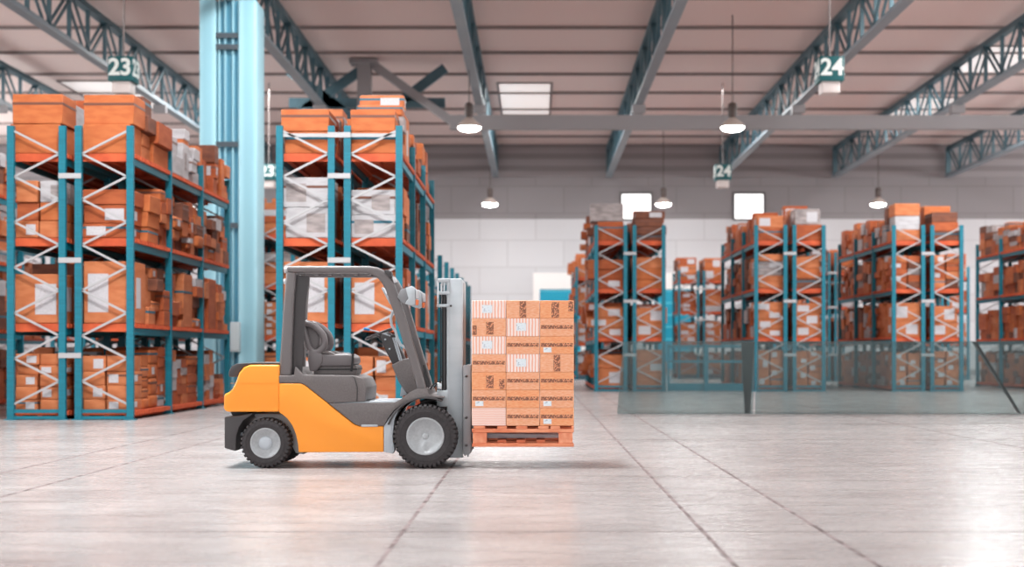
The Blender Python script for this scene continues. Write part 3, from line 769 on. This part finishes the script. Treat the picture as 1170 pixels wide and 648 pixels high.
# seat (built at mid width)
SM = F / YM
def XM(px): return (px - VX) / SM
def ZM(py): return H - (py - VY) / SM
st = empty('driver_seat', Vector((XM(375), YM, ZM(428))) - fo); st.parent = fk
def spart(poly, y0, y1, name, m, bevel=.02, seg=3):
    a = MB(); a.prism([(XM(p), ZM(q)) for p, q in poly], y0, y1); return a.build(name, m, st, bevel=bevel, seg=seg)
spart([(364, 406), (372, 404.5), (404, 404.5), (408.5, 408), (409, 415), (405, 418.5), (366, 419)], YM - .25, YM + .25, 'seat_cushion', M['seat'], .03, 4)
spart([(362, 417), (410, 417), (411, 421), (409.5, 428), (362, 428.5)], YM - .22, YM + .22, 'suspension_base', M['tgrey'], .012)
spart([(362, 421.3), (411, 421), (411, 422.4), (362, 422.8)], YM - .228, YM + .228, 'base_groove', M['black'], 0)
# backrest: padded shell with a raised rim and an opening on each wing
out = [(347, 369), (353, 367.5), (361, 369.5), (369, 374.5), (375, 382), (377.5, 391), (376, 399), (371, 403.5), (365, 404.5), (366, 419), (357, 419), (355, 405), (351.5, 394), (348.5, 381)]
spart([(348, 371), (357, 369.5), (366, 376), (369, 386), (368, 396), (364, 402), (367, 410), (360, 418), (357, 405), (352, 390)], YM - .2, YM + .2, 'backrest_pad', M['seat'], .03, 3)
for sd in (-1, 1):
    a = MB(); yy = YM + sd * .225
    ring = [(350, 371), (358, 371), (367, 376.5), (373, 384), (374.5, 393), (370, 400.5), (362, 402.5), (356.5, 396), (353, 384)]
    # smooth closed ring
    pts = []
    n = len(ring)
    for i in range(n):
        p0, p1, p2, p3 = ring[i - 1], ring[i], ring[(i + 1) % n], ring[(i + 2) % n]
        for t_ in (0, .25, .5, .75):
            q = [0.5 * ((2 * p1[j]) + (-p0[j] + p2[j]) * t_ + (2 * p0[j] - 5 * p1[j] + 4 * p2[j] - p3[j]) * t_ ** 2 + (-p0[j] + 3 * p1[j] - 3 * p2[j] + p3[j]) * t_ ** 3) for j in (0, 1)]
            pts.append((XM(q[0]), yy, ZM(q[1])))
    a.tube(pts, .038, 12, closed=True); a.build('side_bolster', M['seat'], st)
    a = MB(); a.prism([(XM(p), ZM(q)) for p, q in [(356, 399), (366, 402), (373, 405), (373, 414), (366, 424), (358, 424), (356, 412)]], yy - .04, yy + .04)
    a.build('hinge_cover', M['seat'], st, bevel=.02, seg=3)
    a = MB(); a.tube([(XM(357), yy, ZM(410)), (XM(364), yy, ZM(402)), (XM(380), yy, ZM(403)), (XM(386), yy, ZM(406))], .02, 8); a.build('seat_rail', M['tgrey'], st)
a = MB(); a.tube([(XM(405), YM - .26, ZM(424)), (XM(406.5), YM - .27, ZM(414)), (XM(407), YM - .27, ZM(404))], .013, 8); a.build('seat_lever', M['black'], st)
a = MB(); a.bar((XM(338), YN + .25, ZM(417)), (XM(352), YN + .35, ZM(427)), .03, .03); a.build('belt_buckle', M['silver'], fk)

# steering column, wheel, levers
sc_ = empty('steering_column', Vector((XM(455), YM, ZM(450))) - fo); sc_.parent = fk
def cpart(poly, w, name, m, bevel=.012):
    a = MB(); a.prism([(XM(p), ZM(q)) for p, q in poly], YM - w, YM + w); return a.build(name, m, sc_, bevel=bevel, seg=3)
cpart([(435, 386), (438, 381), (446, 380), (451, 386), (460, 402), (464, 411), (450, 418), (441, 400)], .07, 'column_shroud', M['tdark'])
cpart([(449, 417), (463, 410), (470, 409), (474, 430), (480, 450), (466, 449), (457, 436)], .16, 'dash_panel', M['tgrey'])
cpart([(462, 436), (468, 440), (466, 451), (458, 453), (459, 444)], .1, 'pedal_box', M['silver'], .006)
for q in ((441, 388), (446, 399)):
    a = MB(); a.lathe([(.012, -.078), (.012, -.07)], (XM(q[0]), YM, ZM(q[1])), 'Y', 12); a.build('shroud_bolt', M['silver'], sc_)
# wheel ring, tilted, seen nearly edge on
c0 = Vector((XM(434), YM, ZM(381.5))); tilt = math.radians(22); ring = []
for k in range(40):
    an = 2 * PI * k / 40; u = math.cos(an) * .17; v = math.sin(an) * .17
    ring.append(c0 + Vector((u * math.cos(tilt), v, u * math.sin(tilt))))
swo = MB(); swo.tube(ring, .014, 10, closed=True)
for an in (0.3, 2.4, 4.4):
    u = math.cos(an) * .165; v = math.sin(an) * .165
    swo.tube([c0 + Vector((.01, 0, -.03)), c0 + Vector((u * math.cos(tilt), v, u * math.sin(tilt)))], .01, 6)
swo.tube([c0 + Vector((.0, 0, -.01)), c0 + Vector((.03, 0, -.07))], [.035, .025], 12)
swo.build('steering_wheel', M['tdark'], sc_)
a = MB(); a.tube([(XM(447), YM - .1, ZM(384)), (XM(432), YM - .16, ZM(379)), (XM(423), YM - .18, ZM(377))], .008, 8); lv_ = a.build('direction_lever', M['silver'], sc_)
a = MB(); a.tube([(XM(424.5), YM - .178, ZM(377.3)), (XM(418), YM - .19, ZM(376))], .014, 8); a.build('lever_tip', M['lever'], lv_)
for dx, dy in ((0, .12), (3, .19)):
    a = MB(); a.tube([(XM(458 + dx), YM - dy, ZM(412)), (XM(452 + dx), YM - dy, ZM(392)), (XM(450 + dx), YM - dy, ZM(386))], .009, 8); lv_ = a.build('hydraulic_lever', M['silver'], sc_)
    a = MB(); a.lathe([(.001, -.02), (.018, -.012), (.018, .012), (.001, .02)], (XM(450 + dx), YM - dy, ZM(384)), 'Z', 12); a.build('lever_knob', M['black'], lv_)
# curved assist grip on the front pillar
a = MB(); pts = [(452, 350), (446, 355), (443.5, 363), (444.5, 371), (449, 378), (451, 386), (455, 394), (462, 398)]
a.tube([(X(p), YN + .26, Z(q)) for p, q in pts], .016, 10); a.build('assist_grip', M['silver'], fk)

# head lamps, mirror and antenna bracket
for yy in (YN + .08, YF - .2):
    h_ = empty('head_lamp', Vector((X(467), yy, Z(338))) - fo); h_.parent = fk
    a = MB(); a.prism(PP([(453, 339), (457, 331), (464, 328), (469, 327), (470, 333), (465, 341), (462, 347), (459, 346)]), yy - .01, yy + .02); a.build('lamp_bracket', M['carr'], h_, bevel=.004)
    a = MB(); a.prism(PP([(463, 329), (470, 326.5), (473.5, 329), (474, 347), (470, 349), (462, 347), (466, 341)]), yy - .03, yy + .13); a.build('lamp_housing', M['mastgrey'], h_, bevel=.006, seg=2)
    a = MB(); a.prism(PP([(474.2, 330), (477.5, 331), (477.8, 340.5), (474.2, 341)]), yy - .02, yy + .12); a.build('lamp_lens', M['lens'], h_, bevel=.008)
    a = MB(); a.prism(PP([(474.2, 342), (477, 342), (476.5, 348), (474.2, 348.5)]), yy - .02, yy + .12); a.build('turn_lens', M['redlens'], h_, bevel=.005)
a = MB(); a.prism(PP([(438, 309.5), (440.5, 307.5), (446.5, 310), (447, 316.5), (444, 317)]), YN + .06, YN + .2); a.build('top_bracket', M['tdark'], fk, bevel=.005)
a = MB(); a.prism(PP([(447, 316), (451, 316.5), (452.5, 322), (449, 323)]), YN + .08, YN + .18); a.build('work_lamp', M['lens'], fk, bevel=.006)
mr = empty('mirror', Vector((X(438), YN + .3, Z(337))) - fo); mr.parent = fk
a = MB(); a.prism(PP([(432.8, 328), (435, 327), (444.5, 345.5), (442.8, 347)]), YN + .22, YN + .38); a.build('mirror_glass', M['silver'], mr, bevel=.006)
a = MB(); a.tube([(X(439), YN + .25, Z(336)), (X(445), YN + .19, Z(331))], .008, 8); a.build('mirror_arm', M['black'], mr)
a = MB(); a.prism(PP([(482, 417), (484, 417), (490, 440), (489, 444), (485, 441)]), YN + .1, YN + .16); a.build('fluid_tank', M['black'], fk, bevel=.006)

# mast
ms = empty('mast', Vector((X(515), YM, .1)) - fo); ms.parent = fk
zb, zt_ = Z(525.5), Z(317)
for sd, yc in ((-1, YN + .30), (1, YF - .30)):
    a = MB()
    a.prism(PP([(508.5, 318.5), (510, 316.6), (525.5, 316.6), (527.5, 319), (527.5, 525.5), (508.5, 525.5), (508.5, 400)]), yc - .03, yc + .03)
    a.build('outer_channel', M['mastgrey'], ms, bevel=.01, seg=3)
    a = MB(); a.box(X(509.5), X(512), yc - .034, yc + .034, zb + .1, zt_ - .03); a.build('channel_flange', M['mastgrey'], ms)
    a = MB(); a.box(X(511), X(526), yc + sd * -.09 - .02, yc + sd * -.09 + .02, Z(523), Z(319)); a.build('inner_channel', M['carr'], ms, bevel=.006)
    a = MB(); a.tube([(X(505.5), yc + .02, Z(470)), (X(505.5), yc + .02, Z(334))], .022, 14); a.build('lift_cylinder', M['tdark'], ms)
    a = MB(); a.tube([(X(505.5), yc + .02, Z(336)), (X(505.5), yc + .02, Z(320))], .013, 12); a.build('piston_rod', M['chrome'], ms)
    for px in (501.2, 503.2):
        a = MB(); a.tube([(X(px), yc, Z(447)), (X(px), yc, Z(400)), (X(px + .3), yc, Z(335))], .007, 8); a.build('hydraulic_hose', M['black'], ms)
    for y0_, y1_, xl in ((316.5, 320.8, 498), (331.5, 335.5, 499), (346.5, 350, 497)):
        a = MB(); a.box(X(xl), X(512), yc - .045, yc + .045, Z(y1_), Z(y0_)); a.build('tie_bracket', M['mastgrey'], ms, bevel=.008)
    a = MB(); a.box(X(497.4), X(499.4), yc - .045, yc + .02, Z(350), Z(320)); a.build('bracket_plate', M['chrome'], ms, bevel=.004)
    a = MB(); a.lathe([(.012, -.06), (.012, -.04)], (X(513.5), yc, Z(348.5)), 'Y', 12); a.build('bracket_bolt', M['tdark'], ms)
    # tilt cylinder from the frame to the channel
    a = MB(); a.tube([(X(478), yc + .0, Z(462)), (X(496), yc + .0, Z(456))], .028, 12); a.build('tilt_cylinder', M['tdark'], ms)
    a = MB(); a.tube([(X(496), yc, Z(456)), (X(510), yc, Z(451))], .015, 10); a.build('tilt_rod', M['chrome'], ms)
    a = MB(); a.box(X(497), X(510), yc - .04, yc + .04, Z(466), Z(447)); a.build('mast_bracket', M['mastgrey'], ms, bevel=.01)
    a = MB(); a.tube([(X(489), yc, Z(446)), (X(493), yc, Z(440)), (X(500), yc, Z(437)), (X(502), yc, Z(430))], .008, 8); a.build('hydraulic_hose', M['black'], ms)
    a = MB(); a.box(X(497), X(503), yc - .05, yc - .01, Z(446), Z(438)); a.build('valve_block', M['chrome'], ms, bevel=.01)
for py in (318, 400, 512):
    a = MB(); a.box(X(514), X(522), YN + .33, YF - .33, Z(py + 6), Z(py)); a.build('cross_member', M['mastgrey'], ms, bevel=.006)
# carriage and forks
cg = empty('fork_carriage', Vector((X(532), YM, Z(470))) - fo); cg.parent = fk
for yc in (YN + .2, YF - .2):
    a = MB(); a.prism(PP([(528.3, 417.5), (537.3, 417), (537.3, 519), (535, 520.5), (534.5, 523.5), (533, 523.5), (532.5, 520.5), (530.5, 522.5), (528.3, 520)]), yc - .045, yc + .045); a.build('side_plate', M['carr'], cg, bevel=.006)
    for py in (430, 478, 510):
        a = MB(); a.lathe([(.016, -.055), (.016, -.045)], (X(532), yc, Z(py)), 'Y', 12); a.build('plate_bolt', M['tdark'], cg)
for py in (425, 505):
    a = MB(); a.box(X(529.5), X(535), YN + .25, YF - .25, Z(py + 10), Z(py)); a.build('carriage_bar', M['carr'], cg, bevel=.006)
for yc in (YN + .33, YF - .33):
    a = MB(); a.prism(PP([(536.2, 425), (538, 425), (538, 496.6), (640, 498), (646, 500), (640, 502.2), (536.2, 502.8)]), yc - .055, yc + .055); a.build('fork', M['silver'], cg, bevel=.003)

# ------------------------------------------------------------------ pallet and its load
pxl, pxr = 539.2, 655.8
pa = empty('wooden_pallet', (X(597), YM, Z(511))); tag(pa, 'orange-brown wooden pallet lifted on the forks of the forklift', 'pallet')
PY0, PY1 = YN + .04, YF - .06
for x0_, x1_ in ((541, 554), (568, 579), (589.5, 602.5), (615, 627), (629, 640), (653, 655.8)):
    a = MB(); a.box(X(x0_), X(x1_), PY0, PY1, Z(490.3), Z(487.0)); a.build('deck_board', M['palwood'], pa, bevel=.003, seg=1)
for y0_ in (PY0, (PY0 + PY1) / 2 - .05, PY1 - .1):
    a = MB(); a.box(X(pxl), X(pxr), y0_, y0_ + .1, Z(494.6), Z(490.4)); a.build('stringer_board', M['palwood'], pa, bevel=.003, seg=1)
    a = MB(); a.box(X(pxl), X(pxr), y0_, y0_ + .1, Z(511), Z(507)); a.build('bottom_board', M['palwood'], pa, bevel=.003, seg=1)
    for bx0, bx1 in ((540, 556), (638.5, 654.5)):
        a = MB(); a.box(X(bx0), X(bx1), y0_ + .004, y0_ + .096, Z(506.9), Z(494.7)); a.build('pallet_block', M['palblock'], pa, bevel=.004, seg=1)
for x0_, x1_ in ((540, 556), (568, 578), (590, 600), (613, 623), (638.5, 654.5)):
    a = MB(); a.box(X(x0_), X(x1_), PY0 + .101, PY1 - .101, Z(506.9), Z(503.6)); a.build('cross_board', M['palwood'], pa, bevel=.003, seg=1)

cols = [(538.8, 578), (578.2, 616.6), (616.9, 655.9)]
rowsz = [343.2 + i * (486.8 - 343.2) / 7 for i in range(8)]
TY = [['stripe', 'mark', 'stripe', 'band', 'mark', 'bandlab', 'pale'], ['vert', 'stripe', 'band', 'stripe', 'band', 'band', 'band'], ['vertc', 'band', 'bandlab', 'vert', 'band', 'bandlab', 'bandlab']]
cname = ['mast-side', 'middle', 'outer']
DESC = {'stripe': 'striped carton with pale stripes and white sticker', 'mark': 'orange carton with brown printed marks', 'band': 'orange carton with brown printed band',
        'bandlab': 'orange carton with printed band and small label', 'pale': 'pale pink carton without print', 'vert': 'orange carton with upright brown print', 'vertc': 'orange carton with upright print and corner mark'}
RN = ['topmost', 'second', 'third', 'fourth', 'fifth', 'sixth', 'bottom']
LY = [YN + .04, YN + .535, YN + 1.03]
for ci in range(3):
    for ri in range(7):
        for di in range(2):
            x0_, x1_ = X(cols[ci][0]) + .001, X(cols[ci][1]) - .001; z1_, z0_ = Z(rowsz[ri]) - .001, Z(rowsz[ri + 1]) + .0006
            y0_, y1_ = LY[di] + .002, LY[di + 1] - .002
            ty = TY[ci][ri] if di == 0 else 'band'
            t = empty('cardboard_carton', ((x0_ + x1_) / 2, (y0_ + y1_) / 2, z0_))
            mm = {'stripe': M['loadB'], 'pale': M['loadD']}.get(ty, M['loadA'] if (ci + ri) % 2 else M['loadC'])
            a = MB(); a.box(x0_, x1_, y0_, y1_, z0_, z1_); a.build('carton_body', mm, t, bevel=.004, seg=1)
            w = x1_ - x0_; h = z1_ - z0_
            def plate(u0, u1, v0, v1, m, nm, dep=.002):
                q = MB(); yy = (y0_ - dep, y0_ - .0003) if di == 0 else (y1_ + .0003, y1_ + dep)
                q.box(x0_ + w * u0, x0_ + w * u1, yy[0], yy[1], z0_ + h * v0, z0_ + h * v1); q.build(nm, m, t)
            if ty in ('band', 'bandlab'): plate(.03, .97, .42, .62, M['print'], 'printed_band')
            if ty == 'bandlab': plate(.1, .34, .1, .38, M['sticker'], 'sticker', .003)
            if ty == 'stripe': plate(.3 + .12 * (ri % 2 - ci % 2), .6 + .12 * (ri % 2 - ci % 2), .3, .75, M['sticker'], 'sticker', .003)
            if ty in ('mark',): plate(.42, .64, .1, .8, M['print'], 'printed_mark'); plate(.02 if ri == 1 else .8, .14 if ri == 1 else .96, .06, .6, M['print'], 'printed_mark')
            if ty == 'vert': plate(.4, .6, .04, .96, M['print'], 'printed_mark')
            if ty == 'vertc': plate(.34, .56, .04, .9, M['print'], 'printed_mark'); plate(.84, .98, .4, .96, M['print'], 'printed_mark')
            if di == 0: lab = '%s, %s in the %s column of the load' % (DESC[ty], RN[ri], cname[ci])
            else: lab = 'orange carton behind the %s one of the %s column of the load' % (RN[ri], cname[ci])
            tag(t, lab, 'cardboard box', 'cartons of the load on the forks')

# ------------------------------------------------------------------ light
def area(x, y, z, sx, sy, power, col=(.965, 1, 1), rot=(0, 0, 0)):
    l = bpy.data.lights.new('daylight', 'AREA'); l.shape = 'RECTANGLE'; l.size = sx; l.size_y = sy; l.energy = power; l.color = col
    o = bpy.data.objects.new('skylight_and_fill', l); COL.objects.link(o); o.location = (x, y, z); o.rotation_euler = rot
    return o
for x, y, sx, sy, p in ((-9, 3, 4, 12, 1100), (6, 3, 4, 12, 500), (-6, 20, 3, 8, 1500), (8, 20, 3, 8, 900), (-5.9, 34, 3, 8, 1500), (14.9, 38, 3, 8, 3000), (28.7, 38, 3, 8, 2600), (-.5, 66.5, 2.4, 8, 1500), (8, 66, 3, 8, 1200), (-12.8, 60, 3, 8, 1500), (21, 62, 2.4, 8, 2800), (-3.4, 14.6, 2.0, 2.0, 3600), (-21, 65, 3, 7, 500)):  # most are fill lights added out of view; a few sit under visible skylights
    area(x, y, ZC - .3, sx, sy, p)
area(XL + .6, 34, 10.4, 3.2, 84, 10400, rot=(0, -PI / 2, 0)); area(XR - .6, 34, 10.4, 3.2, 84, 10400, rot=(0, PI / 2, 0))  # side fill added at the unseen window strips, mainly to lift the ceiling
w = bpy.data.worlds.new('daylight_world'); scene.world = w; w.use_nodes = True
bg = w.node_tree.nodes['Background']; bg.inputs['Color'].default_value = (.97, 1, 1, 1); bg.inputs['Strength'].default_value = 1.05

# ------------------------------------------------------------------ camera
cam = bpy.data.cameras.new('camera'); co = bpy.data.objects.new('camera', cam); COL.objects.link(co)
co.location = (0, 0, H); co.rotation_euler = (PI / 2, 0, 0)
cam.sensor_width = 36; cam.lens = 36 * F / 1170; cam.sensor_fit = 'HORIZONTAL'
cam.shift_x = -(VX - 585) / 1170; cam.shift_y = (VY - 324) / 1170
cam.clip_end = 300
cam.dof.use_dof = True; cam.dof.focus_distance = 14.75; cam.dof.aperture_fstop = 1.0
scene.camera = co
scene.view_settings.view_transform = 'Standard'; scene.view_settings.look = 'None'
scene.view_settings.gamma = 1; scene.view_settings.exposure = 0.0; scene.view_settings.use_curve_mapping = False
scene.cycles.use_denoising = True
scene.cycles.max_bounces = 8; scene.cycles.diffuse_bounces = 4; scene.cycles.transparent_max_bounces = 12
scene.cycles.sample_clamp_indirect = 4
